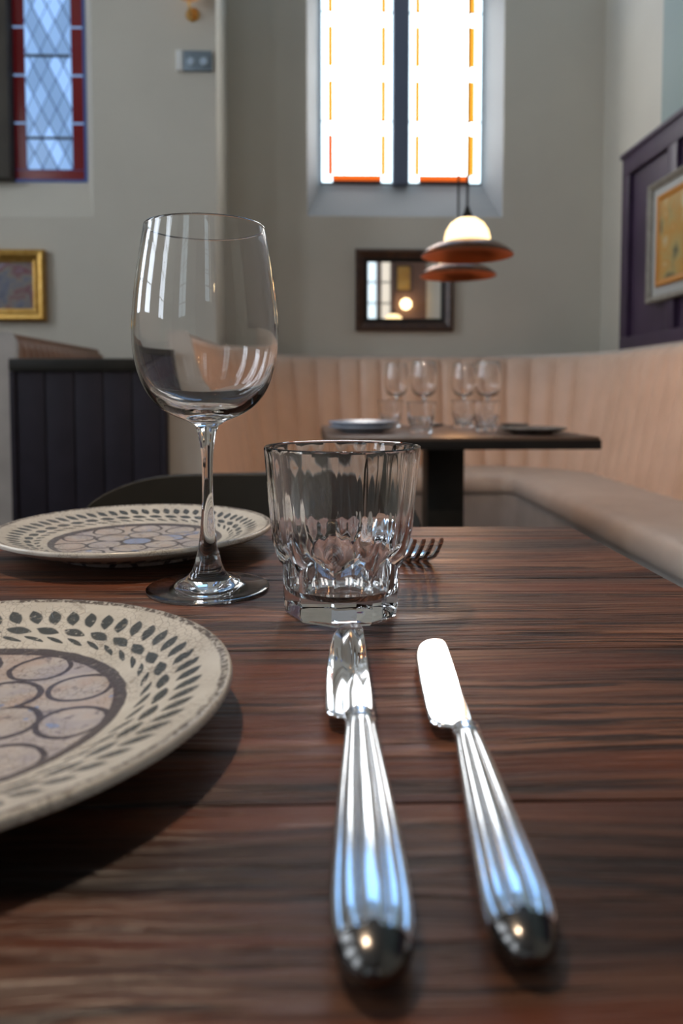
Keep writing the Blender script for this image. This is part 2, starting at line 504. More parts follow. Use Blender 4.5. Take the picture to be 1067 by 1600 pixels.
def diamond(cx, cz, m):
    g = .005
    pts = [(cx, cz - dh / 2 + g), (cx + dw / 2 - g, cz), (cx, cz + dh / 2 - g), (cx - dw / 2 + g, cz)]
    # clip to the field
    def clip(poly, axis, lim, keep):
        out = []
        for p, q in zip(poly, poly[1:] + poly[:1]):
            ip, iq = keep(p[axis], lim), keep(q[axis], lim)
            if ip: out.append(p)
            if ip != iq:
                t = (lim - p[axis]) / (q[axis] - p[axis])
                out.append((p[0] + t * (q[0] - p[0]), p[1] + t * (q[1] - p[1])))
        return out
    ge = lambda a, l: a >= l
    le = lambda a, l: a <= l
    for ax, lim, kp in ((0, fx0, ge), (0, fx1, le), (1, LZ + .052, ge), (1, GT, le)):
        if pts: pts = clip(pts, ax, lim, kp)
    if len(pts) < 3: return
    n = len(pts)
    v = [(p[0], .1, p[1]) for p in pts] + [(p[0], .105, p[1]) for p in pts]
    f = [tuple(range(n)), tuple(range(2 * n - 1, n - 1, -1))] + [(i, (i + 1) % n, n + (i + 1) % n, n + i) for i in range(n)]
    pydata('pane', v, f, m, w2, smooth=False)
r = 0
while LZ + .05 + r * dh / 2 < GT + dh / 2:
    cz = LZ + .06 + r * dh / 2
    off = dw / 2 if r % 2 == 0 else 0
    for c in range(4):
        diamond(fx0 + off + c * dw, cz, random.choice(E_dimblue))
    r += 1
for z in (2.20, 2.62, 3.04, 3.46): box('saddle_bar', (fx0, fx1, .09, .098, z - .006, z + .006), M_lead, w2)

# windows along the left wall and behind the camera: they light the room and show in reflections
E_side = emis('side_window_glass', (.80, .89, 1.0), WIN_SIDE)
E_near = emis('near_window_glass', (.74, .90, 1.0), WIN_NEAR)
E_nearc = emis('near_window_cream_glass', (1.0, .92, .78), WIN_NEAR * .6)
def side_window(i, axis, u0, u1, v0, v1, pos, m, nu=2, nv=6):
    w = empty('window_%d' % i, (0, 0, 0), kind='structure')
    fr = []
    t = .03
    du, dv = (u1 - u0) / nu, (v1 - v0) / nv
    def bx(a, b, c, d, e0, e1): return (pos + e0, pos + e1, a, b, c, d) if axis == 'x' else (a, b, pos + e0, pos + e1, c, d)
    for k in range(nu + 1): fr.append(bx(u0 + k * du - t / 2, u0 + k * du + t / 2, v0, v1, -.05, .02))
    for k in range(nv + 1): fr.append(bx(u0, u1, v0 + k * dv - t / 3, v0 + k * dv + t / 3, -.04, .01))
    boxes('glazing_bars', fr, M_lead, w)
    for a in range(nu):
        for b in range(nv):
            box('pane', bx(u0 + a * du + t / 2, u0 + (a + 1) * du - t / 2, v0 + b * dv + t / 3, v0 + (b + 1) * dv - t / 3, -.02, -.012), m, w)
side_window(9, 'y', *U_HOLE, YF + .15, emis('added_high_window_glow', (.30, .58, 1.0), 2.8), 6, 4)  # unseen high window, added to give the knife handles blue reflections
for i, h in enumerate(S_HOLES): side_window(3 + i, 'x', *h, XL - .15, E_side)
side_window(6, 'y', *N_HOLES[0], YN - .1, E_near, 1, 5)
side_window(7, 'y', *N_HOLES[1], YN - .1, E_nearc, 1, 5)
side_window(8, 'y', *N_HOLES[2], YN - .1, E_near, 2, 6)

# aubergine panelling on the right wall
pp = empty('trim_1', (XR, 0, 0), kind='structure', label='aubergine wood panelling on the right wall')
PZ0, PZ1, PY = 1.085, 2.125, 3.957
box('panel_board', (-.022, -.001, 0, PY, PZ0, PZ1), M_purple, pp)
box('top_rail', (-.046, -.022, 0, PY, PZ1 - .115, PZ1 - .018), M_purple, pp, bev=.006)
box('cap', (-.058, -.001, 0, PY + .008, PZ1 - .018, PZ1 + .006), M_purple, pp, bev=.005)
box('bottom_rail', (-.046, -.022, 0, PY, PZ0, PZ0 + .08), M_purple, pp, bev=.006)
for k in range(8):
    y1 = PY - k * .52
    box('stile', (-.046, -.022, y1 - .09, y1, PZ0 + .08, PZ1 - .115), M_purple, pp, bev=.006)
tag(box('trim_2', (XR - .012, XR - .001, 0, 3.585, PZ1 + .008, ZC - .001), M_teal, bev=.003), kind='structure')  # flat board in place of a recess; recess shade goes into its colour

# ------------------------------------------------------------------ framed things on the walls
def frame4(parent, w, h, fw, depth, material, rise=.6, y0=0.):
    """mitred picture frame in the local XZ plane, front towards -Y, outer size w x h, profile peaks near the outer edge"""
    prof = [(0, 0), (0, -depth * .8), (fw * .18, -depth), (fw * .45, -depth * .93), (fw * .8, -depth * rise), (fw, -depth * (rise - .12)), (fw, 0)]
    corners = [(-1, -1), (1, -1), (1, 1), (-1, 1)]
    for k in range(4):
        a, b = corners[k], corners[(k + 1) % 4]
        v = []
        for c in (a, b):
            for (t, y) in prof:
                v.append((c[0] * (w / 2 - t), y + y0, c[1] * (h / 2 - t)))
        n = len(prof)
        f = [(i, (i + 1) % n, n + (i + 1) % n, n + i) for i in range(n)] + [tuple(range(n)), tuple(range(2 * n - 1, n - 1, -1))]
        pydata('frame_rail', v, f, material, parent, smooth=False)

def picture(name, loc, rz, w, h, fw, depth, mframe, mart, label, cat, mount=None, inner=None, y_art=-.008):
    t = empty(name, loc, rz, label, cat)
    frame4(t, w, h, fw, depth, mframe)
    iw, ih = w - 2 * fw, h - 2 * fw
    if mount:
        box('mount', (-iw / 2, iw / 2, -.006, -.002, -ih / 2, ih / 2), mount, t)
        if inner: frame4(t, iw * .80, ih * .84, inner[1], depth * .5, inner[0], y0=-.006); iw, ih = iw * .80 - 2 * inner[1], ih * .84 - 2 * inner[1]
        else: iw *= .7; ih *= .7
    elif inner:
        frame4(t, iw, ih, inner[1], depth * .55, inner[0]); iw -= 2 * inner[1]; ih -= 2 * inner[1]
    box('mirror_glass' if cat == 'mirror' else 'picture_sheet', (-iw / 2, iw / 2, y_art - .003, y_art, -ih / 2, ih / 2), mart, t)
    return t
picture('wall_mirror', ((.1959 + .7711) / 2, YF - .002, (1.7048 + 1.2296) / 2), 0, .575, .475, .052, .035, M_darkframe, M_mirror,
        'dark wooden framed mirror on the far wall behind the pendant lamps', 'mirror', inner=(M_blackwood, .022))
picture('gilt_picture', (-1.418 - .30, YL - .002, 1.4187), 0, .60, .362, .062, .04, M_goldframe,
        painting_material('genre_painting', [(.02, .02, .03), (.10, .11, .16), (.20, .15, .12), (.14, .02, .035), (.28, .26, .32)], 11., 3.),
        'gilt framed dark painting on the left wall beside the blue window', 'picture')
picture('wall_picture', (XR - .048, 3.27, 1.583), PI / 2 * 3, .62, .565, .030, .028, M_greyframe,
        painting_material('abstract_print', [(.06, .08, .05), (.42, .32, .12), (.50, .25, .04), (.55, .50, .30)], 7., 8.),
        'grey framed print with amber inner border on the aubergine panelling', 'picture', mount=mat('grey_mount', (.42, .43, .41), .6), inner=(mat('amber_slip', (.48, .20, .03), .4), .03), y_art=-.009)

so = empty('light_switch', (-.648, YL - .001, 2.556), 0, 'small grey metal wall switch plate with white left edge high on the wall', 'switch')
box('plate', (-.055, .0905, -.018, 0, -.05, .05), M_socketmetal, so, bev=.004)
box('side_strip', (-.0905, -.057, -.022, 0, -.05, .05), M_whiteplastic, so, bev=.004)
for x in (-.015, .05):
    lathe('button', [(0, .009), (.016, .009), (.020, .004), (.020, 0)], 20, mat('pale_blue_button', (.45, .55, .65), .4), so, loc=(x, -.017, -.005), rot=(PI / 2, 0, 0))

sc = empty('wall_lamp', (-.655, YL - .001, 2.69), 0, 'small brass wall lamp at the top of the frame above the switch', 'lamp')
lathe('back_plate', [(0, .014), (.028, .012), (.036, 0)], 24, M_brass, sc, loc=(0, 0, .10), rot=(PI / 2, 0, 0))
sweep_tube('arm', catmull([(0, -.01, .10), (0, -.05, .075), (0, -.09, .085), (0, -.10, .12)], 5), .006, M_brass, sc)
lathe('shade', [(.02, .0), (.055, .02), (.062, .10), (.058, .10), (.051, .022), (.02, .004)], 28, emis('amber_shade_glass', (1.0, .55, .25), .22), sc, closed=True, loc=(0, -.10, .12))

wl = bpy.data.lights.new('wall_lamp_bulb', 'SPOT'); wl.energy = 9.; wl.color = (1.0, .55, .25); wl.shadow_soft_size = .02
wl.spot_size = math.radians(85); wl.spot_blend = .6
wo = bpy.data.objects.new('wall_lamp_bulb', wl); COL.objects.link(wo); wo.parent = sc; wo.location = (0, -.10, .112); wo.rotation_euler = (math.radians(-22), math.radians(-34), 0)

# ------------------------------------------------------------------ pendants
M_copper_out = mat('dark_copper', (.20, .085, .045), .24, 1.)
M_copper_in = mat('bright_copper', (.72, .20, .07), .32, 1.)
M_bulb = emis('warm_bulb', (1.0, .5, .2), 9.)
M_dome = emis('opal_glass_dome', (1.0, .72, .36), DOME, .3)
def pendant(loc, label, watts=FAR_LAMP, warm=(1.0, .50, .21), top=ZC):
    t = empty('pendant_lamp', loc, 0, label, 'pendant lamp', 'copper pendant lamps')
    # origin at the rim of the shade
    lathe('glass_dome', [(.075, .045), (.0765, .060), (.070, .085), (.055, .108), (.034, .123), (.014, .128), (.014, .125), (.032, .120), (.052, .105), (.066, .084), (.072, .06), (.071, .045)], 40, M_dome, t, closed=True)
    lathe('shade', [(.155, .0), (.153, .006), (.135, .022), (.110, .036), (.080, .046), (.066, .050), (.066, .0485), (.080, .0445), (.110, .0343), (.134, .0203), (.152, .0035)][::1], 56, M_copper_out, t, closed=True)
    lathe('shade_lining', [(.1535, .0008), (.1515, .0030), (.1335, .0195), (.1095, .0335), (.0795, .0437), (.040, .047), (.0, .047)], 56, M_copper_in, t)
    lathe('cap', [(.0, .165), (.006, .165), (.010, .150), (.020, .128), (.020, .122), (0, .122)], 20, M_black, t)
    sweep_tube('cord', [(0, 0, .16), (0, 0, top - loc[2])], .0042, M_black, t, n=8)
    lathe('bulb', [(0, .031), (.012, .033), (.016, .039), (.014, .0455), (0, .0465)], 20, M_bulb, t)
    ld = bpy.data.lights.new('pendant_bulb', 'SPOT'); ld.energy = watts; ld.color = warm; ld.shadow_soft_size = .025
    ld.spot_size = math.radians(164); ld.spot_blend = .25
    lo = bpy.data.objects.new('pendant_bulb', ld); COL.objects.link(lo); lo.parent = t; lo.location = (0, 0, -.004)
    return t
pendant((.4900, 2.5, 1.332), 'copper pendant lamp with glowing dome, the upper and nearer of the overlapping pair')
pendant((.5515, 3.0, 1.343), 'copper pendant lamp partly hidden below and behind the nearer pendant')

tl = pendant((-.26, .42, 1.80), 'copper pendant lamp hanging above the near table, out of the picture', TABLE_LAMP, (1.0, .76, .54))
# ------------------------------------------------------------------ banquettes
def make_path(parts, step=.02):
    """parts: ('l',(x,y),(x,y)) or ('a',cx,cy,R,a0,a1) -> list of (point, inward normal, s)"""
    pts = []
    for p in parts:
        if p[0] == 'l':
            a, b = Vector(p[1]), Vector(p[2]); n = max(2, int((b - a).length / step))
            for i in range(n + 1): pts.append(a.lerp(b, i / n))
        else:
            _, cx, cy, R, a0, a1 = p; n = max(4, int(abs(a1 - a0) * R / step))
            for i in range(n + 1):
                t = a0 + (a1 - a0) * i / n; pts.append(Vector((cx + R * math.cos(t), cy + R * math.sin(t))))
    out = [pts[0]]
    for q in pts[1:]:
        if (q - out[-1]).length > 1e-5: out.append(q)
    s = 0; res = []
    for i, q in enumerate(out):
        if i: s += (q - out[i - 1]).length
        t = (out[min(i + 1, len(out) - 1)] - out[max(i - 1, 0)]).normalized()
        res.append((q, Vector((t.y, -t.x)), s))
    return res
def at(path, s):
    for (p, n, a), (q, m, b) in zip(path, path[1:]):
        if s <= b + 1e-9:
            t = (s - a) / (b - a); return p.lerp(q, t), n.lerp(m, t).normalized()
    return path[-1][0], path[-1][1]
def swept(name, path, prof, material, parent, step=.04, closed=True, **kw):
    L = path[-1][2]; n = max(2, int(L / step)); v, f = [], []
    for i in range(n + 1):
        p, nn = at(path, L * i / n)
        for (o, z) in prof: q = p + nn * o; v.append((q.x, q.y, z))
    m = len(prof)
    for i in range(n):
        for k in range(m):
            f.append((i * m + k, i * m + (k + 1) % m, (i + 1) * m + (k + 1) % m, (i + 1) * m + k))
    f.append(tuple(range(m))); f.append(tuple(n * m + k for k in range(m))[::-1])
    return pydata(name, v, f, material, parent, **kw)
def banquette(name, label, path, mleather, mseat, mfront, mend, chan=.118, ztop=1.075, zs=.45, depth=.43, mshell=None, rake=.10, bulge=.022, end_start=True):
    t = empty(name, (0, 0, 0), 0, label, 'banquette')
    L = path[-1][2]; n = int(round(L / chan)); cw = L / n
    zz = [zs - .04, zs + .1, zs + .25, zs + .4, ztop - .05, ztop - .018, ztop - .002]
    for c in range(n):
        v, f = [], []
        A = 7
        for i in range(A):
            s = (c + i / (A - 1)) * cw
            p, nn = at(path, s)
            w = max(0, math.sin(PI * i / (A - 1))) ** .36
            for j, z in enumerate(zz):
                h = (z - zs) / (ztop - zs)
                o = -rake * h + bulge * w * (1. if j < 5 else (.75 if j == 5 else .25)) - (.0 if j < 5 else (.004 if j == 5 else .02))
                q = p + nn * o; v.append((q.x, q.y, z))
            q = p - nn * (rake + .035); v.append((q.x, q.y, ztop))
        m = len(zz) + 1
        for i in range(A - 1):
            for k in range(m - 1): f.append((i * m + k, (i + 1) * m + k, (i + 1) * m + k + 1, i * m + k + 1))
        pydata('channel', v, f, mleather, t, recalc=False, angle=60)
    swept('back_shell', path, [(-.012, .05), (-.02, zs), (-rake - .012, ztop - .012), (-rake - .012, ztop + .012), (-rake - .075, ztop + .012), (-rake - .075, .05)], mshell or mend, t)
    d = depth
    swept('seat', path, [(.0, zs - .09), (.0, zs + .005), (d * .5, zs + .014), (d - .05, zs + .008), (d - .015, zs - .006), (d, zs - .03), (d, zs - .075), (d - .012, zs - .095), (d - .03, zs - .10)], mseat, t, angle=50)
    swept('seat_front', path, [(-.005, .001), (-.005, zs - .10), (d - .025, zs - .10), (d - .025, .08), (d - .06, .08), (d - .06, .001)], mfront, t)
    if end_start:
        p, nn = at(path, 0); q, _ = at(path, .03); tn = (p - q).normalized()
        prof = [(.012, .001), (.012, zs), (-rake + .025, ztop - .02), (-rake + .005, ztop + .014), (-rake - .08, ztop + .014), (-rake - .085, .001)]
        v = []
        for e in (.001, .03):
            for (o, z) in prof: w = p + nn * o + tn * e; v.append((w.x, w.y, z))
        k = len(prof)
        f = [tuple(range(k)), tuple(range(2 * k - 1, k - 1, -1))] + [(i, (i + 1) % k, k + (i + 1) % k, k + i) for i in range(k)]
        pydata('end_panel', v, f, mend, t, angle=40)
    return t
pc = make_path([('l', (-.40, 2.675), (-.40, 3.63)), ('a', .12, 3.63, .52, PI, PI / 2), ('l', (.12, 4.15), (.90, 4.15)),
                ('a', .90, 3.65, .5, PI / 2, 0), ('l', (1.40, 3.65), (1.40, .55))])
banquette('curved_banquette', 'long curved tan leather banquette with vertical channels around the far table', pc, M_tan, leather('blush_leather', (.47, .42, .375), (.52, .465, .415)),
          M_grey_uph, M_cream)
pl = make_path([('l', (-1.10, 2.70), (-1.10, 3.78))])
banquette('booth_bench', 'brown channelled booth seat with grey end behind the navy screen', pl, M_brown, M_brown, M_brown, M_grey_uph, chan=.06, depth=.34, rake=.02, mshell=M_brown)

# navy boarded screen
ns = empty('booth_screen', (-.812, 2.60, 0), 0, 'low navy boarded screen in front of the brown booth seat', 'screen')
nw = .270
for k in range(5):
    x0 = -nw + .02 + k * (2 * nw - .04) / 5
    box('board', (x0 + .002, x0 + (2 * nw - .04) / 5 - .002, -.012, .012, .06, .945), M_navy, ns, bev=.004)
box('top_rail', (-nw, nw, -.024, .024, .945, .990), M_blackwood, ns, bev=.006)
box('bottom_rail', (-nw, nw, -.02, .02, 0, .06), M_navy, ns, bev=.004)
for s in (-1, 1): box('stile', (s * nw - (.02 if s > 0 else 0), s * nw + (.02 if s < 0 else 0), -.02, .02, .06, .945), M_navy, ns, bev=.004)

# ------------------------------------------------------------------ far table
ft = empty('restaurant_table', (.383, 2.375, 0), math.radians(1.), 'dark wooden pedestal table standing in the curve of the banquette', 'table')
box('tabletop', (-.378, .378, -.375, .375, .722, .750), M_farwood, ft, bev=.004)
box('edge_band', (-.381, .381, -.379, .379, .716, .742), M_black, ft, bev=.003)
box('pedestal', (-.050, .068, -.06, .06, .03, .716), M_blackwood, ft, bev=.006)
box('base', (-.24, .26, -.25, .25, 0, .03), M_black, ft, bev=.008)

# ------------------------------------------------------------------ near table
TX0, TX1, TY0, TY1, TZ = -.56, .2304, -.05, .674, .75
tb = empty('dining_table', (0, 0, 0), 0, 'brushed dark oak dining table with laid places in the foreground', 'table')
js = [TY0, .084, .2175, .351, .4845, .618, TY1]
for a, b in zip(js, js[1:]):
    box('plank', (TX0, TX1, a + .0004, b - .0004, TZ - .034, TZ), M_wood_dark if a == .084 else M_wood, tb, bev=.0012)
box('pedestal', (-.23, -.09, .24, .38, .03, TZ - .06), M_blackwood, tb, bev=.006)
box('cross_brace', (-.45, .12, .27, .35, TZ - .06, TZ - .034), M_blackwood, tb, bev=.004)
box('base', (-.42, .10, .06, .56, 0, .03), M_black, tb, bev=.008)

# ------------------------------------------------------------------ chair behind the near table
ch = empty('dining_chair', (-.090, .93, 0), 0, 'black chair with a rounded back tucked under the far side of the near table', 'chair')
def chair_back():
    hw, z0, z1, th = .213, .50, .764, .022
    out = []
    r = .105
    for (x, z) in ((-hw, z0), ): pass
    pts = [(-hw + .03, z0), (hw - .03, z0)]
    for k in range(9):
        a = -PI / 6 + (PI / 2 + PI / 6) * k / 8
        pts.append((hw - r + r * math.cos(a), z1 - .055 + .055 * math.sin(a)))
    for k in range(9):
        a = PI / 2 + (PI / 2 + PI / 6) * k / 8
        pts.append((-hw + r + r * math.cos(a), z1 - .055 + .055 * math.sin(a)))
    nx = 25
    # columns across x between lower and upper outline
    import bisect
    upper = sorted([p for p in pts if p[1] > z1 - .056], key=lambda p: p[0])
    def top(x):
        xs = [p[0] for p in upper]
        i = min(max(bisect.bisect(xs, x), 1), len(xs) - 1)
        a, b = upper[i - 1], upper[i]
        return a[1] + (b[1] - a[1]) * ((x - a[0]) / (b[0] - a[0] + 1e-9))
    v, f = [], []
    nz = 8
    for side in (0, 1):
        for i in range(nx):
            u = -1 + 2 * i / (nx - 1); x = hw * math.sin(u * PI / 2)
            zt = top(x)
            for j in range(nz):
                z = z0 + (zt - z0) * j / (nz - 1)
                y = -.075 * (x / hw) ** 2 + .06 * (z - z0) / (z1 - z0) + (th if side else 0)
                v.append((x, y, z))
    def idx(s, i, j): return s * nx * nz + i * nz + j
    for i in range(nx - 1):
        for j in range(nz - 1):
            f.append((idx(0, i, j), idx(0, i + 1, j), idx(0, i + 1, j + 1), idx(0, i, j + 1)))
            f.append((idx(1, i, j), idx(1, i, j + 1), idx(1, i + 1, j + 1), idx(1, i + 1, j)))
        for j in (0, nz - 1): f.append((idx(0, i, j), idx(1, i, j), idx(1, i + 1, j), idx(0, i + 1, j)))
    for i in (0, nx - 1):
        for j in range(nz - 1): f.append((idx(0, i, j), idx(1, i, j), idx(1, i, j + 1), idx(0, i, j + 1)))
    o = pydata('backrest', v, f, M_blackwood, ch)
    b = o.modifiers.new('bevel', 'BEVEL'); b.width = .007; b.segments = 3; b.limit_method = 'ANGLE'; b.angle_limit = math.radians(50)
    return o
chair_back()
box('seat', (-.21, .21, -.33, .07, .425, .465), M_blackwood, ch, bev=.015)
for sx in (-1, 1):
    for (y, yb) in ((-.29, -.31), (.04, .09)):
        sweep_tube('leg', [(sx * .18, y, .43), (sx * .20, yb, .0)], lambda i: .018 - .005 * i, M_blackwood, ch, n=12)
    sweep_tube('back_post', [(sx * .15, .04, .45), (sx * .145, .035, .56)], .012, M_blackwood, ch, n=10)

# ------------------------------------------------------------------ plates
R = .106
def plate(loc, rz, label, material=M_plate, scale=1., cat='plate', name='dinner_plate', group='patterned dinner plates'):
    t = empty(name, loc, rz, label, cat, group)
    top = [(0, .0075), (.03, .0074), (.055, .0076), (.066, .0092), (.080, .0130), (.095, .0176), (.1045, .0206), (.1072, .0214), (.1086, .0207), (.1090, .0190), (.1080, .0175),
           (.100, .0138), (.085, .0085), (.070, .0050), (.063, .0045), (.03, .0040), (0, .0040)]
    scale *= R / .109
    prof = [(r * scale, z * scale) for r, z in catmull(top, 4)]
    prof[0] = (0, prof[0][1]); prof[-1] = (0, prof[-1][1])
    lathe('dish', prof[::-1], 128, material, t, recalc=True, angle=70)
    lathe('foot_ring', [(r * scale, z * scale) for r, z in [(.056, .0046), (.0563, .0006), (.0575, 0), (.0605, 0), (.0617, .0006), (.0632, .0050), (.060, .0055)]], 96, material, t, closed=True, recalc=True)
    return t
plate((-.1395, .2640, TZ), .35, 'cream stoneware plate with leaf wreath pattern, nearest in the left foreground')
plate((-.146, .580, TZ), 2.1, 'cream stoneware plate with leaf wreath pattern behind the large wine glass')

# ------------------------------------------------------------------ glasses
def wine_glass(loc, rz, label, n=72):
    t = empty('wine_glass', loc, rz, label, 'wine glass', 'wine glasses')
    # outer profile from the foot rim up, then inner profile down
    foot = catmull([(.0, .0012), (.012, .0010), (.026, .0005), (.0365, .0000), (.0383, .0006), (.0386, .0014), (.0375, .0022), (.030, .0031), (.0210, .0046), (.0140, .0080), (.0103, .0120)], 5)
    foot[0] = (0, foot[0][1])
    stem = catmull([(.0103, .0120), (.0080, .0185), (.0058, .0290), (.0042, .045), (.0034, .062), (.0034, .075), (.0040, .088), (.0056, .0985), (.0072, .1035)], 6)
    bowl_out = catmull([(.0072, .1035), (.0125, .1068), (.0215, .1105), (.0300, .1162), (.0370, .1250), (.0422, .1380), (.0447, .1530), (.0448, .1680), (.0434, .1850), (.0411, .2020), (.0386, .2170), (.0372, .2252)], 7)
    rim = [(.0371, .2262), (.0366, .2268), (.0360, .2266), (.0357, .2258)]
    bowl_in = catmull([(.0357, .2255), (.0374, .2165), (.0400, .2015), (.0423, .1850), (.0437, .1680), (.0436, .1535), (.0411, .1395), (.0358, .1275), (.0285, .1195), (.0195, .1143), (.0100, .1118), (.0, .1112)], 7)
    bowl_in[-1] = (0, bowl_in[-1][1])
    lathe('foot', foot, n, M_glass, t, angle=80, recalc=False)
    lathe('stem', stem, n, M_glass, t, angle=80, recalc=False)
    lathe('bowl', bowl_out + rim + bowl_in, n, M_glass, t, angle=80, recalc=False)
    return t
big_glass = wine_glass((-.0722, .4635, TZ), 0, 'tall clear wine glass standing on the near table, largest in the picture')

def tumbler(loc, rz, label):
    t = empty('tumbler', loc, rz, label, 'tumbler', 'faceted tumblers')
    N = 10
    # (r, z, facet amount, zig-zag height)
    out = [(.0, .0015, 1, 0), (.020, .0012, 1, 0), (.0285, .0002, 1, 0), (.0303, .0000, 1, 0), (.0318, .0014, 1, 0), (.0326, .0050, 1, 0), (.0328, .0110, 1, 0), (.0330, .018, 1, 0), (.0332, .0240, 1, 0), (.0334, .0290, 1, .003),
           (.0336, .0315, 1, .0065), (.0350, .0330, 1, .0065), (.0374, .0370, .75, .004), (.0392, .0420, .5, .0015), (.0401, .0470, .4, 0), (.0406, .0520, .36, 0), (.0413, .0600, .30, 0), (.0422, .0700, .24, 0), (.0432, .0810, .15, 0), (.0440, .0900, .05, 0),
           (.0443, .0930, 0, 0), (.0441, .0942, 0, 0), (.0434, .0947, 0, 0), (.0424, .0945, 0, 0), (.0419, .0937, 0, 0)]
    inn = [(.0413, .0900, -1, 0), (.0404, .0810, -1, 0), (.0393, .0700, -1, 0), (.0383, .0600, -1, 0), (.0375, .0520, -1, 0), (.0366, .0470, -.8, 0), (.0348, .0410, -.6, 0), (.0320, .0350, -.4, 0), (.0303, .0300, -.2, 0), (.0293, .0220, 0, 0), (.0285, .0160, 0, 0), (.0255, .0125, 0, 0),
           (.0180, .0110, 0, 0), (.0090, .0104, 0, 0), (0, .0103, 0, 0)]
    def dens(P, m):
        res = []
        for a, b in zip(P, P[1:]):
            for i in range(m): res.append(tuple(p + (q - p) * i / m for p, q in zip(a, b)))
        res.append(P[-1]); return res
    prof = dens(out, 2) + dens(inn, 2)
    def fac(th):
        a = (th % (2 * PI / N)) - PI / N
        return math.cos(PI / N) / math.cos(a), abs(a) / (PI / N)
    def rf(i, r, z, th):
        p, _ = fac(th); b = prof[i][2]
        if b >= 0: return r * (1 - b) + r * p * 1.022 * b
        return r * (1 + b * .013 * (1 - abs(math.cos(th * N))) )
    def zf(i, r, z, th):
        _, e = fac(th)
        return z + prof[i][3] * (.5 - e)
    lathe('glass_body', [(p[0], p[1]) for p in prof], N * 16, M_glass, t, rfun=rf, zfun=zf, recalc=False, angle=16)
    return t
tumb = tumbler((.0115, .4150, TZ), math.radians(9), 'clear faceted tumbler standing on the near table beside the wine glass')

# ------------------------------------------------------------------ cutlery
def ellipse_ring(y, a, b, zc, n, lobes=0, amp=0.):
    r = []
    for k in range(n):
        t = 2 * PI * k / n
        q = 1.0 + (amp * (abs(math.sin(lobes * t / 2)) ** .45 - .9) if lobes else 0)
        c, sn = math.cos(t), math.sin(t)
        if lobes: c, sn = math.copysign(abs(c) ** .8, c), math.copysign(abs(sn) ** .8, sn)
        r.append((a * q * c, y, zc + b * q * sn))
    return r
def tube_rings(name, rings, material, parent, angle=50, cap=True):
    v = [p for r in rings for p in r]; n = len(rings[0]); f = []
    for i in range(len(rings) - 1):
        for k in range(n):
            f.append((i * n + k, i * n + (k + 1) % n, (i + 1) * n + (k + 1) % n, (i + 1) * n + k))
    if cap: f.append(tuple(range(n))); f.append(tuple((len(rings) - 1) * n + k for k in range(n))[::-1])
    return pydata(name, v, f, material, parent, angle=angle)

def knife(name, end, tip, widths, outline, label, cat, thick=.68, ybol=.112, zb=.0062, tiltb=0., lobes=10):
    d = Vector((tip[0] - end[0], tip[1] - end[1]))
    t = empty(name, (end[0], end[1], TZ), math.atan2(-d.x, d.y), label, cat)
    W = catmull(widths, 8)
    amax = max(w[1] for w in W)
    zc0 = amax * thick + .0003
    y_cap = .0015
    rings, cap = [], []
    for y, a in W:
        b = a * thick
        zc = zc0 + (zb + .002 - zc0) * max(0, (y - .02) / (ybol - .02)) ** 1.2
        fl = min(1, max(0, (y - y_cap) / .004)) * min(1, max(0, (ybol - .006 - y) / .008))
        if y >= y_cap - 1e-6: rings.append(ellipse_ring(y, a, b, zc, 120, lobes, .22 * fl))
        if y <= y_cap + .002: cap.append(ellipse_ring(y, a * 1.012, b * 1.012, zc, 60))
    tube_rings('handle', rings, M_silver, t, angle=60)
    tube_rings('end_cap', cap, M_capsilver, t)
    zc = zb + .002
    ab = W[-1][1]
    prof = []
    for y, k in ((ybol - .007, 1.0), (ybol - .006, 1.12), (ybol - .0045, 1.15), (ybol - .003, 1.05), (ybol - .002, 1.14), (ybol, 1.12), (ybol + .0015, .92), (ybol + .006, .62)):
        prof.append(ellipse_ring(y, ab * k, ab * k * thick * (1 if k > .9 else .6), zc - (0 if k > .9 else .001), 40))
    tube_rings('collar', prof, M_steel, t)
    # blade
    o = catmull(outline + [outline[0]], 6)[:-1]
    n = len(o)
    cx = sum(p[0] for p in o) / n; cy = sum(p[1] for p in o) / n
    bt = .0010
    v, f = [], []
    for (k, z) in ((1., 0.), (.965, bt * .8), (.93, bt), (.91, bt)):
        for sgn in (1,):
            for p in o: v.append((cx + (p[0] - cx) * k, cy + (p[1] - cy) * (1 - (1 - k) * .35), zb + z + tiltb * p[0]))
    for p in o: v.append((cx + (p[0] - cx) * .96, cy + (p[1] - cy) * .986, zb - bt + tiltb * p[0]))
    for L in range(3):
        for i in range(n): f.append((L * n + i, L * n + (i + 1) % n, (L + 1) * n + (i + 1) % n, (L + 1) * n + i))
    for i in range(n): f.append((4 * n + i, 4 * n + (i + 1) % n, (i + 1) % n, i))
    f.append(tuple(3 * n + i for i in range(n))); f.append(tuple(4 * n + i for i in range(n))[::-1])
    pydata('blade', v, f, M_steel, t, angle=40)
    return t
knife('table_knife', (.0108, .148), (.0162, .3705),
      [(-.0068, .0004), (-.0060, .0030), (-.0030, .0062), (.002, .0083), (.0085, .0093), (.018, .0095), (.035, .0090), (.059, .0079), (.085, .0063), (.100, .0054), (.112, .0050)],
      [(.0052, .1155), (.0057, .1330), (.0054, .1560), (.0050, .1950), (.0044, .2150), (.0020, .2235), (-.0025, .2232), (-.0075, .2160), (-.0112, .1990), (-.0130, .1640), (-.0130, .1310), (-.0124, .1200), (-.0095, .1160), (-.0045, .1135), (.000, .1130)],
      'silver table knife with a fluted handle pointing at the tumbler, left of the pair', 'knife')
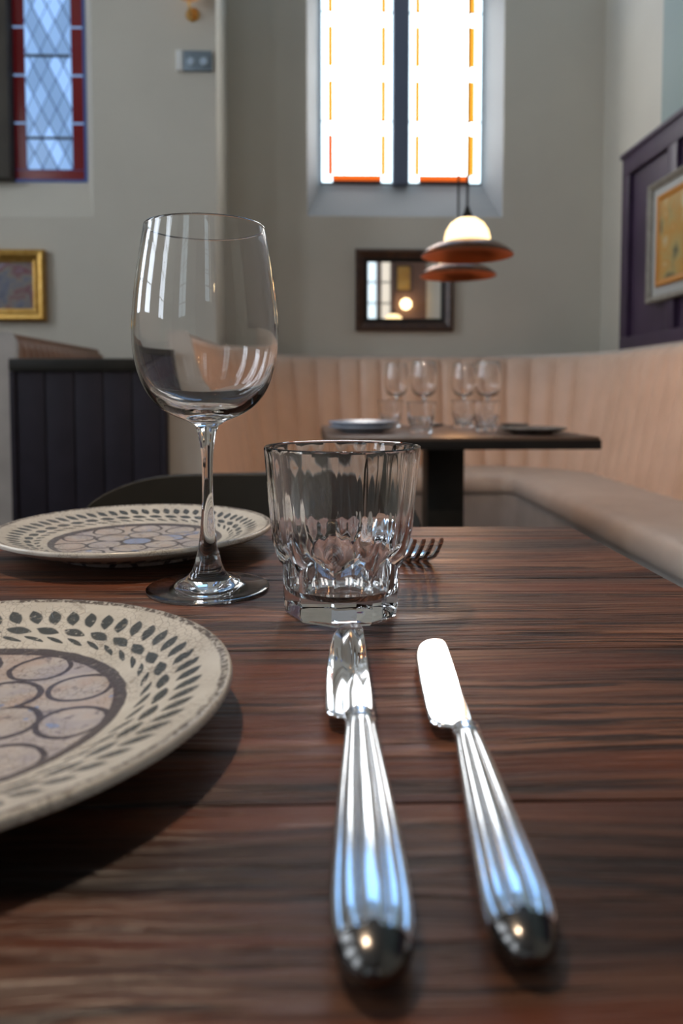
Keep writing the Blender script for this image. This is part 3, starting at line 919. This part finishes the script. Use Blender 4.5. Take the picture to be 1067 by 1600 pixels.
knife('butter_knife', (.0444, .1533), (.0563, .3498),
      [(-.0068, .0004), (-.0060, .0028), (-.0030, .0056), (.002, .0073), (.0085, .0081), (.016, .0081), (.037, .0073), (.071, .0057), (.088, .0047), (.0985, .0043)],
      [(.0036, .1030), (.0038, .1120), (.0034, .1330), (.0036, .1565), (.0034, .1850), (.0022, .1945), (-.0015, .1968), (-.0058, .1948), (-.0100, .1878), (-.0124, .1755), (-.0129, .1590), (-.0128, .1300), (-.0122, .1105), (-.0098, .1050), (-.0050, .1025), (-.0010, .1015)],
      'silver butter knife with a short rounded blade, right of the pair', 'knife', ybol=.0985, zb=.0050)

def fork(loc, rz, label):
    t = empty('dinner_fork', loc, rz, label, 'fork')
    # local: tips at y=0 raised, handle towards +y
    def zline(y):
        pts = [(0, .0225), (.007, .0150), (.016, .0080), (.028, .0028), (.040, .0016), (.055, .0045), (.070, .0100), (.090, .0120), (.130, .0065), (.185, .0035)]
        for a, b in zip(pts, pts[1:]):
            if y <= b[0]: 
                u = (y - a[0]) / (b[0] - a[0]); return a[1] + (b[1] - a[1]) * u
        return pts[-1][1]
    P = catmull([(y, zline(y)) for y in (0, .007, .016, .028, .040, .055, .070, .090, .130, .185)], 6)
    import bisect
    def zz(y):
        ys = [p[0] for p in P]; i = min(max(bisect.bisect(ys, y), 1), len(P) - 1)
        a, b = P[i - 1], P[i]; return a[1] + (b[1] - a[1]) * (y - a[0]) / (b[0] - a[0])
    for k in range(4):
        x = (-1.5 + k) * .0066
        rings = []
        for i in range(12):
            y = .044 * i / 11; w = .0012 + .0010 * min(1, i / 7)
            rings.append([(x + sx * w, y, zz(y) + sz * .0012) for sx, sz in ((-1, -1), (1, -1), (1, 1), (-1, 1))])
        tube_rings('tine', rings, M_steel, t)
    rings = []
    for i in range(20):
        y = .040 + .050 * i / 19; u = i / 19
        w = .0122 * (1 - u) ** 1.2 + .0030; z = zz(y); dish = .0035 * math.sin(PI * min(1, u * 1.3)) if u < .77 else 0
        h = .0012 + .001 * u
        rings.append([(w * q, y, z + (h if s > 0 else -h) + dish * (q * q - .3)) for q, s in ((-1, -1), (-.5, -1), (0, -1), (.5, -1), (1, -1), (1, 1), (.5, 1), (0, 1), (-.5, 1), (-1, 1))])
    tube_rings('neck', rings, M_steel, t)
    rings = []
    for i in range(22):
        u = i / 21; y = .088 + .092 * u
        a = .0032 + .0058 * math.sin(u * PI * .62) ** 1.3; 
        if u > .9: a *= math.sqrt(max(.02, 1 - ((u - .9) / .1) ** 2))
        rings.append(ellipse_ring(y, a, a * .5 + .0006, max(zz(y), a * .5 + .0008), 48, 10, .10))
    tube_rings('handle', rings, M_steel, t)
    return t
fork((.0735, .5020, TZ), math.radians(12), 'silver fork with upturned tines pointing at the viewer behind the tumbler')

# ------------------------------------------------------------------ things on the far table
for (x, y, l) in ((.272, 2.69, 'small blurred wine glass, leftmost on the far table'), (.341, 2.46, 'small blurred wine glass on the far table, second from the left'),
                  (.516, 2.67, 'small blurred wine glass on the far table, third from the left'), (.552, 2.44, 'small blurred wine glass, rightmost on the far table')):
    copy_tree(big_glass, (x, y, TZ), random.random(), l)
for (x, y, l) in ((.240, 2.57, 'small blurred tumbler, leftmost on the far table'), (.292, 2.16, 'small blurred tumbler at the front of the far table, second from the left'),
                  (.487, 2.52, 'small blurred tumbler on the far table, third from the left'), (.515, 2.30, 'small blurred tumbler, rightmost on the far table')):
    copy_tree(tumb, (x, y, TZ), random.random(), l)
plate((.125, 2.28, TZ), 0, 'pale glazed plate, tinted blue for reflections, at the left of the far table, lower of the stack', M_paledish, name='side_plate', group='pale glazed plates')
plate((.125, 2.28, TZ + .0135), 0, 'pale glazed plate, tinted blue for reflections, at the left of the far table, upper of the stack', M_paledish, name='side_plate', group='pale glazed plates')
plate((.625, 2.17, TZ), 0, 'dark rimmed plate at the right of the far table', mottled('dark_rim_glaze', (.10, .09, .085), (.16, .15, .14), .2, 20.), name='side_plate', group='far table dark dishes', scale=.95)
plate((.402, 2.665, TZ), 0, 'small dark dish at the back middle of the far table', M_darkdish, .42, 'dish', 'small_dish', 'far table dark dishes')
plate((.690, 2.62, TZ), 0, 'small dark dish at the back right of the far table', M_darkdish, .5, 'dish', 'small_dish', 'far table dark dishes')

# ------------------------------------------------------------------ behind the camera, seen only in the mirror
picture('amber_picture', (1.29, YN + .002, 2.66), PI, .26, .42, .03, .02, M_darkframe,
        painting_material('amber_print', [(.45, .20, .03), (.60, .32, .05), (.65, .40, .10)], 5., 4.), 'amber print on the wall behind the viewer, seen in the mirror', 'picture')
gl = empty('globe_lamp', (1.31, YN + .14, 2.24), 0, 'glowing globe lamp on the wall behind the viewer, seen in the mirror', 'lamp')
lathe('globe', [(0, -.085), (.045, -.072), (.078, -.034), (.085, 0), (.078, .034), (.045, .072), (.0, .085)], 28, emis('warm_globe_glass', (1.0, .72, .36), 8.), gl)
sweep_tube('arm', [(0, -.138, 0), (0, -.08, 0)], .008, M_brass, gl)
